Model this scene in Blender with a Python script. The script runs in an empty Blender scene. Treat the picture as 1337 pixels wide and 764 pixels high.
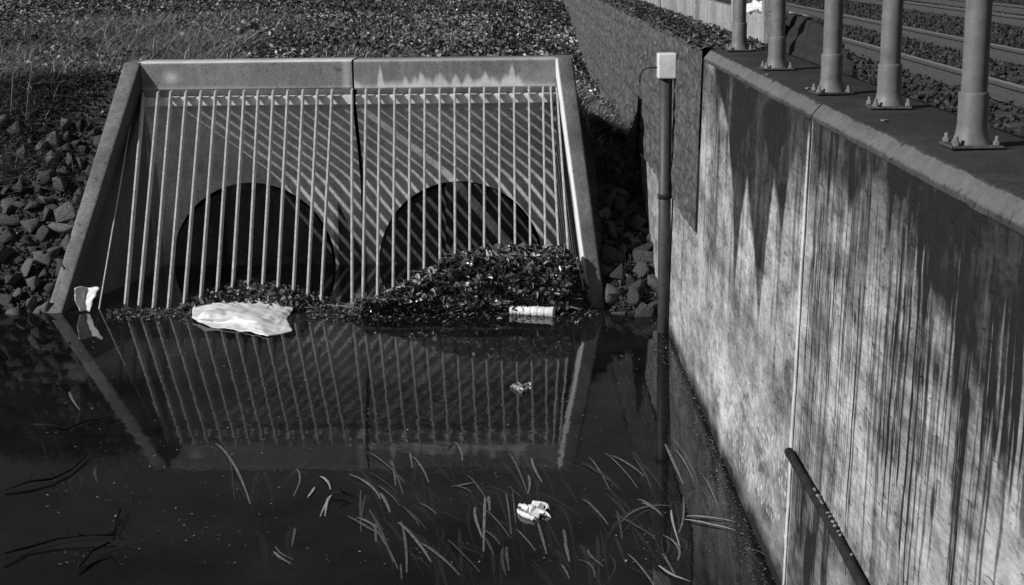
import bpy, bmesh, math, random
import numpy as np
from mathutils import Vector, Matrix, Euler

random.seed(7); rng = np.random.default_rng(11)
S = bpy.context.scene; COL = S.collection
PI = math.pi

# ------------------------------------------------------------------ camera
F = 1900.; TH = math.atan(443/F); RO = 0.015; H = 2.25
fv = np.array([0, math.cos(TH), -math.sin(TH)]); u0 = np.array([0, math.sin(TH), math.cos(TH)]); r0 = np.array([1., 0, 0])
rv = math.cos(RO)*r0 - math.sin(RO)*u0; uv = math.sin(RO)*r0 + math.cos(RO)*u0
C = np.array([0, 0, H])
def ray(x, y): return fv + (x-668.5)/F*rv - (y-382.)/F*uv
def atz(x, y, z=0.0):                       # survey helper: where the sight line meets a level plane
    d = ray(x, y); return C + d*(z-C[2])/d[2]
def aty(x, y, Y):
    d = ray(x, y); return C + d*Y/d[1]
cam = bpy.data.cameras.new('camera'); co = bpy.data.objects.new('camera', cam); COL.objects.link(co)
M3 = Matrix((rv, uv, -fv)).transposed()
co.matrix_world = Matrix.Translation(Vector(C)) @ M3.to_4x4()
cam.sensor_width = 36; cam.lens = F/1337*36; cam.clip_end = 3000; cam.clip_start = .05
S.camera = co

# ------------------------------------------------------------------ light
S.view_settings.view_transform = 'Standard'; S.view_settings.look = 'None'
S.view_settings.exposure = 0; S.view_settings.gamma = 1
sd = Vector((-.78, -.37, .51)).normalized()
w = bpy.data.worlds.new('World'); S.world = w; w.use_nodes = True
nt = w.node_tree; nt.nodes.clear()
sky = nt.nodes.new('ShaderNodeTexSky'); sky.sky_type = 'NISHITA'; sky.sun_disc = False
sky.sun_elevation = math.asin(sd.z); sky.sun_rotation = math.atan2(sd.x, sd.y)
bw = nt.nodes.new('ShaderNodeRGBToBW'); bg = nt.nodes.new('ShaderNodeBackground'); ow = nt.nodes.new('ShaderNodeOutputWorld')
nt.links.new(sky.outputs[0], bw.inputs[0]); nt.links.new(bw.outputs[0], bg.inputs[0]); nt.links.new(bg.outputs[0], ow.inputs[0])
bg.inputs[1].default_value = .040
sl = bpy.data.lights.new('sun', 'SUN'); sl.energy = 4.3; sl.angle = math.radians(.5); sl.color = (1, 1, 1)
so = bpy.data.objects.new('sun', sl); COL.objects.link(so); so.rotation_euler = sd.to_track_quat('Z', 'Y').to_euler()
so.location = (-6, -4, 8)

# ------------------------------------------------------------------ materials (black-and-white picture: neutral greys)
def ng(m): m.use_nodes = True; return m.node_tree, m.node_tree.nodes['Principled BSDF']
def N(t, k, **kw):
    n = t.nodes.new(k)
    for a, b in kw.items(): setattr(n, a, b)
    return n
def val(t, op, a, b=None, clamp=False):
    n = N(t, 'ShaderNodeMath', operation=op, use_clamp=clamp)
    for i, x in enumerate((a, b)):
        if x is None: continue
        if isinstance(x, (int, float)): n.inputs[i].default_value = x
        else: t.links.new(x, n.inputs[i])
    return n.outputs[0]
def lerp(t, f, a, b):
    n = N(t, 'ShaderNodeMix', data_type='FLOAT')
    for i, x in ((0, f), (2, a), (3, b)):
        if isinstance(x, (int, float)): n.inputs[i].default_value = x
        else: t.links.new(x, n.inputs[i])
    return n.outputs[0]
def coords(t, sc=(1, 1, 1)):
    tc = N(t, 'ShaderNodeTexCoord'); mp = N(t, 'ShaderNodeMapping'); mp.inputs['Scale'].default_value = sc
    t.links.new(tc.outputs['Object'], mp.inputs[0]); return mp.outputs[0]
def noise(t, sc, size, detail=5, rough=.6):
    n = N(t, 'ShaderNodeTexNoise'); n.inputs['Scale'].default_value = size; n.inputs['Detail'].default_value = detail
    n.inputs['Roughness'].default_value = rough; t.links.new(coords(t, sc), n.inputs[0]); return n.outputs[0]
def ramp(t, x, a, b):
    n = N(t, 'ShaderNodeMapRange'); n.inputs[1].default_value = a; n.inputs[2].default_value = b
    t.links.new(x, n.inputs[0]); return n.outputs[0]
def attr(t, name):
    n = N(t, 'ShaderNodeAttribute', attribute_name=name); return n.outputs['Fac']
def bump(t, p, h, strength, dist=.01):
    b = N(t, 'ShaderNodeBump'); b.inputs['Strength'].default_value = strength; b.inputs['Distance'].default_value = dist
    t.links.new(h, b.inputs['Height']); t.links.new(b.outputs[0], p.inputs['Normal'])

def concrete(name, light, dark, streak=.5, grime=.5, mark=True, rough=.85, bmp=.4, dk=.035, wh=.75, mot=.85, ys=1.):
    m = bpy.data.materials.new(name); t, p = ng(m)
    big = ramp(t, noise(t, (1, max(ys, .5), 1), 2.6, 7, .65), .35, .65)
    st = ramp(t, noise(t, (14, 14, .8), 2.0, 6, .65), .35, .68)
    fine = noise(t, (1, ys, 1), 70, 5, .7)
    c = lerp(t, val(t, 'MULTIPLY', big, grime), light, dark)
    c = lerp(t, val(t, 'MULTIPLY', st, streak), c, dark)
    c = val(t, 'MULTIPLY', c, ramp2(t, fine, .3, .7, .72, 1.28))
    c = val(t, 'MULTIPLY', c, ramp2(t, noise(t, (1, ys, .8), 13, 8, .75), .34, .66, mot, 2-mot))
    pits = ramp(t, noise(t, (1, ys*1.3, 1), 38, 3, .5), .30, .36)
    c = val(t, 'MULTIPLY', c, lerp(t, pits, .55, 1.0))
    if mark:
        a = val(t, 'SUBTRACT', attr(t, 'mark'), 1.5)
        brk = ramp(t, noise(t, (18, 18*min(1, ys*1.6), 8), 2.2, 8, .75), .25, .7)
        d = val(t, 'MULTIPLY', val(t, 'MULTIPLY', a, -1., True), lerp(t, brk, .92, 1.12), True)
        l = val(t, 'MULTIPLY', a, 1., True)
        c = lerp(t, d, c, lerp(t, brk, dk*1.8, dk)); c = lerp(t, l, c, wh)
    t.links.new(c, p.inputs['Base Color']); p.inputs['Roughness'].default_value = rough; p.inputs['Specular IOR Level'].default_value = .2
    hh = val(t, 'ADD', fine, val(t, 'MULTIPLY', pits, .6)); bump(t, p, hh, bmp, .006)
    return m
def ramp2(t, x, a, b, c, d):
    n = N(t, 'ShaderNodeMapRange'); n.inputs[1].default_value = a; n.inputs[2].default_value = b
    n.inputs[3].default_value = c; n.inputs[4].default_value = d; t.links.new(x, n.inputs[0]); return n.outputs[0]
def objrand(t, lo, hi):
    n = N(t, 'ShaderNodeObjectInfo'); return ramp2(t, n.outputs['Random'], 0, 1, lo, hi)
def plain(name, a, b, size=8, rough=.6, metal=0, bmp=.2, tone=False, sc=(1, 1, 1), spec=None, dist=.004, rnd=None):
    m = bpy.data.materials.new(name); t, p = ng(m)
    n1 = noise(t, sc, size, 6, .65)
    c = ramp2(t, n1, .3, .7, a, b)
    if tone: c = val(t, 'MULTIPLY', c, attr(t, 'tone'))
    if rnd: c = val(t, 'MULTIPLY', c, objrand(t, *rnd))
    t.links.new(c, p.inputs['Base Color']); p.inputs['Roughness'].default_value = rough; p.inputs['Metallic'].default_value = metal
    p.inputs['Specular IOR Level'].default_value = spec if spec is not None else (.12 if rough > .75 else .45)
    if bmp: bump(t, p, n1, bmp, dist)
    return m
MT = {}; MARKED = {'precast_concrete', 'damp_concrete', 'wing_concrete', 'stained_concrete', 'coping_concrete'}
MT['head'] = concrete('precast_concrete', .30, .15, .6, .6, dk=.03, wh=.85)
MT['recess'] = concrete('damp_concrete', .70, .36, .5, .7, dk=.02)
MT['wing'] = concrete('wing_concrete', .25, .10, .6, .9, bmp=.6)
MT['wall'] = concrete('stained_concrete', .44, .13, .16, .9, dk=.012, wh=.72, bmp=1.0, mot=.38, ys=.3)
MT['coping'] = concrete('coping_concrete', .095, .035, .1, .9, bmp=1.0, dk=.02, mot=.6)
MT['panel'] = concrete('panel_concrete', .48, .12, .75, .5, mark=False)
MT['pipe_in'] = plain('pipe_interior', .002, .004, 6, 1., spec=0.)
MT['black'] = plain('dark_gap', .004, .008, 6, 1.)
MT['steel'] = plain('galvanised_steel', .68, .36, 30, .45, .25, .2)
MT['steel_dk'] = plain('weathered_steel', .34, .16, 30, .5, .3, .3)
MT['post'] = plain('post_paint', .19, .10, 18, .55, 0, .35)
MT['rust'] = plain('rail_side', .10, .05, 25, .75, .2, .4)
MT['railhead'] = plain('rail_head', .6, .45, 40, .35, .7, .1)
MT['ballast'] = plain('ballast_stone', .02, .07, 20, .9, 0, .6, True)
MT['sleeper'] = plain('sleeper_concrete', .09, .04, 12, .9)
MT['stone'] = plain('riprap_stone', .24, .09, 9, .9, 0, 1.0, False, dist=.03, rnd=(.45, 1.35))
MT['bedstone'] = plain('stream_bed', .02, .05, 6, .9)
MT['soil'] = plain('soil', .03, .075, 7, 1., 0, 1.0, dist=.05)
MT['stem'] = plain('dry_stem', .34, .16, 12, .8)
MT['leaf'] = plain('leaf', .8, 1.15, 6, .7, 0, .0, True, spec=.25)
MT['grass'] = plain('dry_grass', .8, 1.15, 6, .7, 0, .0, True)
MT['wetleaf'] = plain('wet_litter', .8, 1.2, 30, .75, 0, .3, True, spec=.6)
MT['twig'] = plain('twig_bark', .006, .015, 30, .8)
MT['plastic'] = plain('white_plastic', .84, .55, 7, .5, 0, .35, dist=.012)
MT['sack'] = plain('thin_white_film', .88, .66, 5, .35, 0, .06, dist=.004)
MT['darkplastic'] = plain('dark_plastic', .035, .06, 20, .55)
MT['rubber'] = plain('ribbed_rubber', .02, .04, 20, .8)
MT['iron'] = plain('dark_iron', .012, .035, 25, .85, 0, .5)
def rough_mat():
    m = bpy.data.materials.new('rough_render'); t, p = ng(m)
    a = noise(t, (1, 1, 1), 5, 8, .7); b = noise(t, (1, .6, 1.4), 30, 6, .75)
    v = N(t, 'ShaderNodeTexVoronoi'); v.inputs['Scale'].default_value = 16; t.links.new(coords(t, (1, .6, 1.2)), v.inputs[0])
    c = ramp2(t, a, .3, .7, .10, .23); c = val(t, 'MULTIPLY', c, ramp2(t, b, .3, .7, .45, 1.5))
    c = val(t, 'MULTIPLY', c, ramp2(t, v.outputs[0], 0, .6, 1.15, .6))
    bk = N(t, 'ShaderNodeTexBrick'); bk.inputs['Scale'].default_value = 1; bk.inputs['Brick Width'].default_value = .42; bk.inputs['Row Height'].default_value = .15; bk.inputs['Mortar Size'].default_value = .012; bk.inputs['Mortar Smooth'].default_value = .8
    sx_ = N(t, 'ShaderNodeSeparateXYZ'); t.links.new(coords(t), sx_.inputs[0]); cx_ = N(t, 'ShaderNodeCombineXYZ'); dn_ = ramp2(t, noise(t, (1, 1, 1), 6, 3), .3, .7, -.03, .03)
    t.links.new(val(t, 'ADD', sx_.outputs[1], dn_), cx_.inputs[0]); t.links.new(val(t, 'ADD', sx_.outputs[2], dn_), cx_.inputs[1]); t.links.new(cx_.outputs[0], bk.inputs[0])
    c = val(t, 'MULTIPLY', c, lerp(t, bk.outputs['Fac'], 1.0, .5))
    t.links.new(c, p.inputs['Base Color']); p.inputs['Roughness'].default_value = .95
    bump(t, p, val(t, 'ADD', b, val(t, 'MULTIPLY', v.outputs[0], -1.)), 1.0, .03); return m
MT['roughwall'] = rough_mat()
def water_mat():
    m = bpy.data.materials.new('dark_water'); m.use_nodes = True; t = m.node_tree; t.nodes.clear()
    out = N(t, 'ShaderNodeOutputMaterial'); gl = N(t, 'ShaderNodeBsdfGlossy'); gl.inputs['Roughness'].default_value = .03
    gl.inputs['Color'].default_value = (1, 1, 1, 1)
    tr = N(t, 'ShaderNodeBsdfTransparent'); tr.inputs['Color'].default_value = (.85, .85, .85, 1)
    df = N(t, 'ShaderNodeBsdfDiffuse'); t.links.new(ramp2(t, noise(t, (1, 1, 1), 1.6, 7, .7), .35, .7, .010, .060), df.inputs['Color'])
    murk = N(t, 'ShaderNodeMixShader'); murk.inputs[0].default_value = .25
    t.links.new(tr.outputs[0], murk.inputs[1]); t.links.new(df.outputs[0], murk.inputs[2])
    fr = N(t, 'ShaderNodeFresnel'); fr.inputs[0].default_value = 1.30
    b = N(t, 'ShaderNodeBump'); b.inputs['Strength'].default_value = .12; b.inputs['Distance'].default_value = .004
    t.links.new(noise(t, (1, 1, 1), 9, 3, .5), b.inputs['Height'])
    for n in (gl, fr): t.links.new(b.outputs[0], n.inputs['Normal'])
    mx = N(t, 'ShaderNodeMixShader'); t.links.new(fr.outputs[0], mx.inputs[0])
    t.links.new(murk.outputs[0], mx.inputs[1]); t.links.new(gl.outputs[0], mx.inputs[2]); t.links.new(mx.outputs[0], out.inputs[0])
    return m
MT['water'] = water_mat()

# ------------------------------------------------------------------ mesh helpers
def raw(name, V, Fc, m, parent=None, smooth=False, attrs=None, loc=None):
    me = bpy.data.meshes.new(name)
    V = np.asarray(V, float)
    if loc is not None: V = V - np.asarray(loc, float)
    if isinstance(Fc, np.ndarray):
        nf, k = Fc.shape
        me.vertices.add(len(V)); me.vertices.foreach_set('co', V.ravel())
        me.loops.add(nf*k); me.loops.foreach_set('vertex_index', Fc.ravel().astype(np.int32))
        me.polygons.add(nf); me.polygons.foreach_set('loop_start', np.arange(0, nf*k, k, dtype=np.int32))
        me.update(calc_edges=True)
    else:
        me.from_pydata([tuple(v) for v in V], [], [tuple(f) for f in Fc])
    if m.name in MARKED and not (attrs and 'mark' in attrs): attrs = dict(attrs or {}, mark=np.zeros(len(me.vertices)))
    if attrs:
        if 'mark' in attrs: attrs = dict(attrs, mark=np.clip(np.asarray(attrs['mark'], float).ravel(), -1.4, 1.4)+1.5)
        for an, av in attrs.items():
            a = me.attributes.new(an, 'FLOAT', 'POINT'); a.data.foreach_set('value', np.asarray(av, np.float32))
    if smooth: me.polygons.foreach_set('use_smooth', [True]*len(me.polygons))
    me.validate(); me.update()
    me.materials.append(m)
    o = bpy.data.objects.new(name, me); COL.objects.link(o)
    if loc is not None: o.location = tuple(loc)
    if parent is not None: o.parent = parent
    return o
def tag(o, label=None, cat=None, group=None, kind=None):
    if label: o['label'] = label
    if cat: o['category'] = cat
    if group: o['group'] = group
    if kind: o['kind'] = kind
    return o
def thing(name, label, cat, group=None):
    o = bpy.data.objects.new(name, None); COL.objects.link(o); o.empty_display_size = .1
    return tag(o, label, cat, group)
class MB:
    def __init__(s): s.v = []; s.f = []
    def add(s, V, Fc):
        n = len(s.v); s.v += [tuple(map(float, p)) for p in V]; s.f += [tuple(i+n for i in f) for f in Fc]; return s
    def hexa(s, p):         # 8 points: bottom 4, top 4
        return s.add(p, [(0, 3, 2, 1), (4, 5, 6, 7), (0, 1, 5, 4), (1, 2, 6, 5), (2, 3, 7, 6), (3, 0, 4, 7)])
    def box(s, c, d, R=None):
        c = Vector(c); pts = []
        for z in (-1, 1):
            for x, y in ((-1, -1), (1, -1), (1, 1), (-1, 1)):
                q = Vector((x*d[0]/2, y*d[1]/2, z*d[2]/2));  pts.append(c + (R @ q if R else q))
        return s.hexa(pts)
    def tube(s, pts, r, n=10, cap=True, flat=None):
        pts = [Vector(p) for p in pts]; rs = r if isinstance(r, (list, tuple)) else [r]*len(pts)
        V = []; up = None
        for i, p in enumerate(pts):
            a = pts[max(0, i-1)]; b = pts[min(len(pts)-1, i+1)]; d = (b-a).normalized()
            if up is None: up = d.orthogonal().normalized()
            up = (up - d*up.dot(d)).normalized(); q = d.cross(up)
            for k in range(n):
                t = 2*PI*k/n; V.append(p + (up*math.cos(t) + q*math.sin(t))*rs[i])
        Fc = [(i*n+k, i*n+(k+1) % n, (i+1)*n+(k+1) % n, (i+1)*n+k) for i in range(len(pts)-1) for k in range(n)]
        if cap: Fc += [tuple(range(n))[::-1], tuple((len(pts)-1)*n+k for k in range(n))]
        return s.add(V, Fc)
    def build(s, name, m, parent=None, smooth=False, bevel=0, seg=2, loc=None, auto=False):
        o = raw(name, s.v, s.f, m, parent, smooth, loc=loc)
        if bevel:
            b = o.modifiers.new('bevel', 'BEVEL'); b.width = bevel; b.segments = seg; b.limit_method = 'ANGLE'; b.angle_limit = .6
        return o
def grid(nu, nv, fn):
    V = np.array([fn(i/(nu-1), j/(nv-1)) for j in range(nv) for i in range(nu)])
    return V, gfaces(nu, nv)
def gfaces(nu, nv, flip=False):
    j, i = np.meshgrid(np.arange(nv-1), np.arange(nu-1), indexing='ij'); a = (j*nu+i).ravel()
    Fc = np.stack([a, a+1, a+nu+1, a+nu], 1)
    return Fc[:, ::-1].copy() if flip else Fc

# value noise on numpy arrays
_P = rng.random((256, 256))
def vn(x, y):
    x = np.asarray(x, float); y = np.asarray(y, float)
    xi = np.floor(x).astype(int); yi = np.floor(y).astype(int); fx = x-xi; fy = y-yi
    fx = fx*fx*(3-2*fx); fy = fy*fy*(3-2*fy)
    g = lambda a, b: _P[a % 256, b % 256]
    return (g(xi, yi)*(1-fx)+g(xi+1, yi)*fx)*(1-fy)+(g(xi, yi+1)*(1-fx)+g(xi+1, yi+1)*fx)*fy
def fbm(x, y, o=4):
    s = 0; a = .5; t = 0
    for k in range(o): s = s + a*vn(x*2**k+17*k, y*2**k+5*k); t += a; a *= .55
    return s/t
def sstep(a, b, x):
    t = np.clip((np.asarray(x, float)-a)/(b-a), 0, 1); return t*t*(3-2*t)

# ------------------------------------------------------------------ terrain
RAISED = 1.74
def hland(x, y):
    x = np.asarray(x, float); y = np.asarray(y, float)
    slope = (y-9.30)*1.05
    back = 1.40 + .012*np.clip(y-10.6, 0, 1000) + .07*(fbm(x*1.3, y*1.3)-.5)
    main = np.minimum(slope, back)
    # lower strip between the right wing and the wall
    rs = (y-8.98)*.36
    low = np.minimum(rs, .80 + .07*np.clip(y-17, 0, 9))
    a0 = .42-.62*sstep(10.9, 11.4, y); t = np.clip((x-a0)/(np.where(y > 11.2, .93, .72)-a0), 0, 1)
    m = main*(1-t) + np.minimum(low, back)*t
    lb = np.minimum((-x-3.95)*.9, 1.5)         # left bank running towards the viewer
    m = np.maximum(m, np.where(x < -3.0, lb, -1))
    m = m + .05*(fbm(x*4, y*4)-.5)
    return np.maximum(m, -.42+.05*fbm(x*3, y*3))
def ground():
    xs = np.concatenate([[-600, -200, -80, -30, -16, -11], np.arange(-8, -3.3, .08), np.arange(-3.3, .96, .04), [.97, .985]])
    ys = np.concatenate([[-40, -15, -6, -2], np.arange(0, 8, .4), np.arange(8, 11.5, .04), np.arange(11.5, 14, .08), np.arange(14, 30, .35), [32, 36, 42, 55, 80, 150, 400, 900]])
    X, Y = np.meshgrid(xs, ys); Z = hland(X, Y)
    # hollow the ground where the culvert stands
    dx, dy = X+2.565, Y-9.351; U = dx*.9988-dy*.0488; Vv = dx*.0488+dy*.9988; T = (Vv+.1)/1.23
    inside = (U > -.383+.268*np.clip(T, 0, 1)-.04) & (U < 3.073-.228*np.clip(T, 0, 1)+.04) & (Vv > -.8) & (Vv < 1.39)
    Z = np.where(inside, -.45, Z)
    V = np.stack([X, Y, Z], -1).reshape(-1, 3)
    o = raw('bank_ground', V, gfaces(len(xs), len(ys)), MT['soil'], smooth=True); tag(o, kind='structure')
ground()
# land beyond the stone wall, level with the coping, and the track bed
def plate(name, xs, ys, fz, m):
    X, Y = np.meshgrid(np.array(xs, float), np.array(ys, float)); Z = fz(X, Y)
    o = raw(name, np.stack([X, Y, Z], -1).reshape(-1, 3), gfaces(len(xs), len(ys)), m, smooth=True); tag(o, kind='structure'); return o
plate('verge_ground', np.arange(.985, 1.34, .05).tolist()+[1.335], np.arange(7.44, 34, .15).tolist()+[60, 200, 900], lambda X, Y: 1.735+.05*(fbm(X*5, Y*3)-.5), MT['soil'])
def bedz(X, Y): return np.interp(X, [1.34, 2.2, 3.3, 9, 12, 14, 40], [.86, .88, .93, .93, .9, .8, .9])+.02*(fbm(X*6, Y*6)-.5)
plate('track_bed', [1.345]+np.arange(1.5, 14, .25).tolist()+[20, 60, 300, 900], [-30]+np.arange(-4, 40, .4).tolist()+[60, 120, 400, 900], bedz, MT['soil'])
# water and bed
V, Fc = grid(40, 60, lambda a, b: (-12+13.2*a, -12+26*b, 0.0))
tag(raw('water', V, Fc, MT['water']), kind='structure')

# ------------------------------------------------------------------ culvert headwall
O = np.array([-2.565, 9.351]); e1 = np.array([.9988, -.0488]); e2 = np.array([.0488, .9988])
def L(u, v, z): p = O+u*e1+v*e2; return (p[0], p[1], z)
UL0, VL0 = -.383, -.141; UR0, VR0 = 3.073, -.050          # inner feet of the wings
VF = 1.13; UL1, UR1 = -.115, 2.845; ZT = 1.53; ZB = 1.335; UJ = 1.405
hw = thing('culvert_headwall', 'pale concrete culvert headwall with sloping wing walls and two round pipe mouths', 'culvert')
def mark_parapet(u, z, right):
    m = np.zeros_like(u)
    if right:
        sp = [(453, 22, 14), (463, 8, 12), (495.4, 27, 5), (500, 8, 10), (518, 5, 16), (528, 14, 7), (541, 13, 11), (549, 20, 9), (558, 13, 8), (573, 16, 13), (593, 16, 8), (609, 15, 10), (622, 10, 14), (631, 18, 9), (640, 11, 15), (658, 15, 10), (665.6, 28, 7), (673, 14, 9), (679, 6, 10)]
        h = .03*sstep(.1, .3, u-UJ)*sstep(2.75, 2.6, u)*fbm(u*14, u*0+3)*1.2+.012
        for px, hh, wd in sp:
            uc = (px-183)/(722-183)*(UR1-UL1)+UL1; ww = wd/181.
            h = np.maximum(h, hh/172.*np.clip(1-(np.abs(u-uc)/ww)**1.35, 0, 1)*(.8+.4*fbm(u*60, u*0)))
        h = h*(.9+.25*fbm(u*40, z*6))
        lo = ZB+.018
        m = np.where((z < lo+h) & (h > .0), sstep(-.01, .06, lo+h-z)*.85*(1-.5*fbm(u*25, z*40)), 0)
        edge = np.exp(-((z-ZB)/.02)**2)*.35; m = np.maximum(m, edge)
        m -= .35*sstep(1.36, 1.5, z)*fbm(u*30, z*2)
    else:
        m = .5*np.exp(-((u-.10)/.05)**2-((z-1.42)/.04)**2) + .35*sstep(.06, 0, np.abs(u-UJ+.05)) + .25*np.exp(-((z-ZB)/.02)**2)
        m -= .25*fbm(u*22, z*1.5)*sstep(.3, .9, u)
    return m
def parapet(ua, ub, right):
    nu, nz = 240, 30
    us = np.linspace(ua, ub, nu)
    prof = [(VF+.30, ZB-.10), (VF+.30, ZT), (VF+.02, ZT), (VF+.006, ZT-.004), (VF, ZT-.014)] + [(VF, z) for z in np.linspace(ZT-.025, ZB, nz)] + [(VF+.012, ZB-.008)]
    V = []; mk = []
    for (v, z) in prof:
        for u in us:
            V.append(L(u, v, z - (.004 if right else 0))); mk.append((u, z))
    mk = np.array(mk); m = mark_parapet(mk[:, 0], mk[:, 1], right)
    top = mk[:, 1] > ZT-.013; m[top] = (.75 if not right else .30)*(.6+.6*fbm(mk[top, 0]*9, mk[top, 1]))
    o = raw('parapet', V, gfaces(nu, len(prof)), MT['head'], hw, attrs={'mark': m}); 
    for ue in (ua, ub):   # end faces
        V2 = [L(ue, v, z-(.004 if right else 0)) for v, z in ((VF+.30, ZB-.1), (VF+.30, ZT), (VF, ZT-.006), (VF, ZB))]
        raw('parapet_end', V2, [(0, 1, 2, 3)], MT['head'], o)
parapet(UL1-.02, UJ-.006, False); parapet(UJ+.008, UR1+.02, True)
# recessed back wall with curved haunch and two openings
PR = .612; PC = [(.572, .01), (2.125, .01)]; VW = 1.37
def back_wall(ua, ub, pc):
    hp = [(VF+.012, ZB-.008), (VF+.06, 1.315), (VF+.06, 1.285), (VF-.004, 1.279), (VF-.006, 1.274), (VF-.006, 1.220), (VF+.0, 1.214), (VF+.016, 1.205), (VF+.035, 1.16), (VF+.07, 1.08), (VF+.11, .99), (VF+.15, .90), (VF+.19, .80), (VF+.225, .71), (VW, .64)]
    us = sorted(set(np.round(np.concatenate([np.linspace(ua, ub, 60), pc[0]+PR*np.cos(np.linspace(0, PI, 49))]), 5)))
    V = []; Fc = []
    n = len(us)
    for (v, z) in hp:
        V += [L(u, v, z) for u in us]
    up = []; 
    for u in us:
        d = PR*PR-(u-pc[0])**2; V.append(L(u, VW, pc[1]+math.sqrt(max(d, 0)))); up.append(max(d, 0) > 1e-7)
    for u in us:
        d = PR*PR-(u-pc[0])**2; V.append(L(u, VW, pc[1]-math.sqrt(max(d, 0))))
    V += [L(u, VW, -.8) for u in us]
    rows = len(hp)
    for r in range(rows+2):
        if r == rows:
            for i in range(n-1):        # solid wall beside the opening is degenerate here: nothing to fill
                pass
            continue
        for i in range(n-1):
            a, b = r*n+i, (r+1)*n+i
            Fc.append((a, a+1, b+1, b))
    zz = np.array([p[2] for p in V]); uu = np.array([us[i % n] for i in range(len(V))])
    mk = -.55*sstep(.10, .0, zz-.02*fbm(uu*8, zz)) + .45*((zz > 1.212) & (zz < 1.282))*(.5+.8*fbm(uu*6, zz)) - .3*sstep(1.12, 1.2, zz)*(zz < 1.212)  # ledge painted pale as if sunlit, shade painted below it, dark waterline
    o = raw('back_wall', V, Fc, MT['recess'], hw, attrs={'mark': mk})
    # pipe socket ring and barrel
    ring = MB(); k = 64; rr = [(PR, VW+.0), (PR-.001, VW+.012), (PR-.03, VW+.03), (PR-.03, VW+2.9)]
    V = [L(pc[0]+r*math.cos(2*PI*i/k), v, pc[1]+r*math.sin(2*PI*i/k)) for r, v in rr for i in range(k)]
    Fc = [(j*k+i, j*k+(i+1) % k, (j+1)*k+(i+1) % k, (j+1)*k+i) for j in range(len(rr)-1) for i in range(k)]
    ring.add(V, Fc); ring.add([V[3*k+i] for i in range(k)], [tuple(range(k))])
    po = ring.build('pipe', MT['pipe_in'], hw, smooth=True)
    return o
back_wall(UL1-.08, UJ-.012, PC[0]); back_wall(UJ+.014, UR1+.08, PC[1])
MB().box(L(UJ, VW+.10, .4), (.12, .02, 2.2)).build('joint_filler', MT['soil'], hw)
MB().hexa([L(UL0-.1, VL0-.1, -.55), L(UR0+.1, VR0-.1, -.55), L(UR0, VW+.05, -.55), L(UL0, VW+.05, -.55), L(UL0-.1, VL0-.1, -.42), L(UR0+.1, VR0-.1, -.42), L(UR0, VW+.05, -.38), L(UL0, VW+.05, -.38)]).build('apron', MT['recess'], hw)
def wing(u0_, v0_, u1_, thick, s):
    # section stations along the wing from the foot (t=0) to the parapet (t=1.17)
    V = []; nt_ = 60; mk = []
    lat = [0, .3, .6, 1.0]
    for i in range(nt_):
        t = i/(nt_-1)*1.0; u = u0_+(u1_-u0_)*t; v = v0_+(VF-v0_)*t; zt = -.03+(ZT+.03)*t
        th = thick*(1.0+.15*t)
        zs = np.concatenate([[-.6, -.3], np.linspace(min(-.1, zt-.3), zt-.24, 3), np.linspace(zt-.2, zt-.012, 9)])
        row = [(u, v, z) for z in zs] + [(u+s*.006, v, zt-.003)] + [(u+s*.02, v, zt)] + [(u+s*(th-.015), v, zt), (u+s*th, v, zt-.012), (u+s*th, v, -.6)]
        for q, (a, b, c) in enumerate(row): V.append(L(a, b, c)); mk.append(.85 if (s == 1 and q <= 14 and c > zt-.10-.03*vn(t*9, 3)) else (-.15-.35*float(vn(t*14, q)) if s == 1 else (-.75 if (q <= 13) else -.1*float(vn(t*14, q)))))  # painted marks: sunlit strip on right inner face, shade on left inner face
    nr = 19
    Fc = gfaces(nr, nt_)
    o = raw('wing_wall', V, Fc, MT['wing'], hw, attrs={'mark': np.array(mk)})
    # back extension carrying the top to the rear of the parapet
    th = thick*1.15; a, b = u1_, u1_+s*th
    MB().hexa([L(a, VF, -.6), L(b, VF, -.6), L(b, VF+.30, -.6), L(a, VF+.30, -.6), L(a, VF, ZT-.002), L(b, VF, ZT-.002), L(b, VF+.30, ZT-.002), L(a, VF+.30, ZT-.002)]).build('wing_return', MT['wing'], hw)
    f = nr
    V2 = [V[i] for i in range(nr)]; MB().add(V2, [tuple(range(nr))]).build('wing_end', MT['wing'], hw)
wing(UL0, VL0, UL1, .105, -1); wing(UR0, VR0, UR1, .105, 1)

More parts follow.
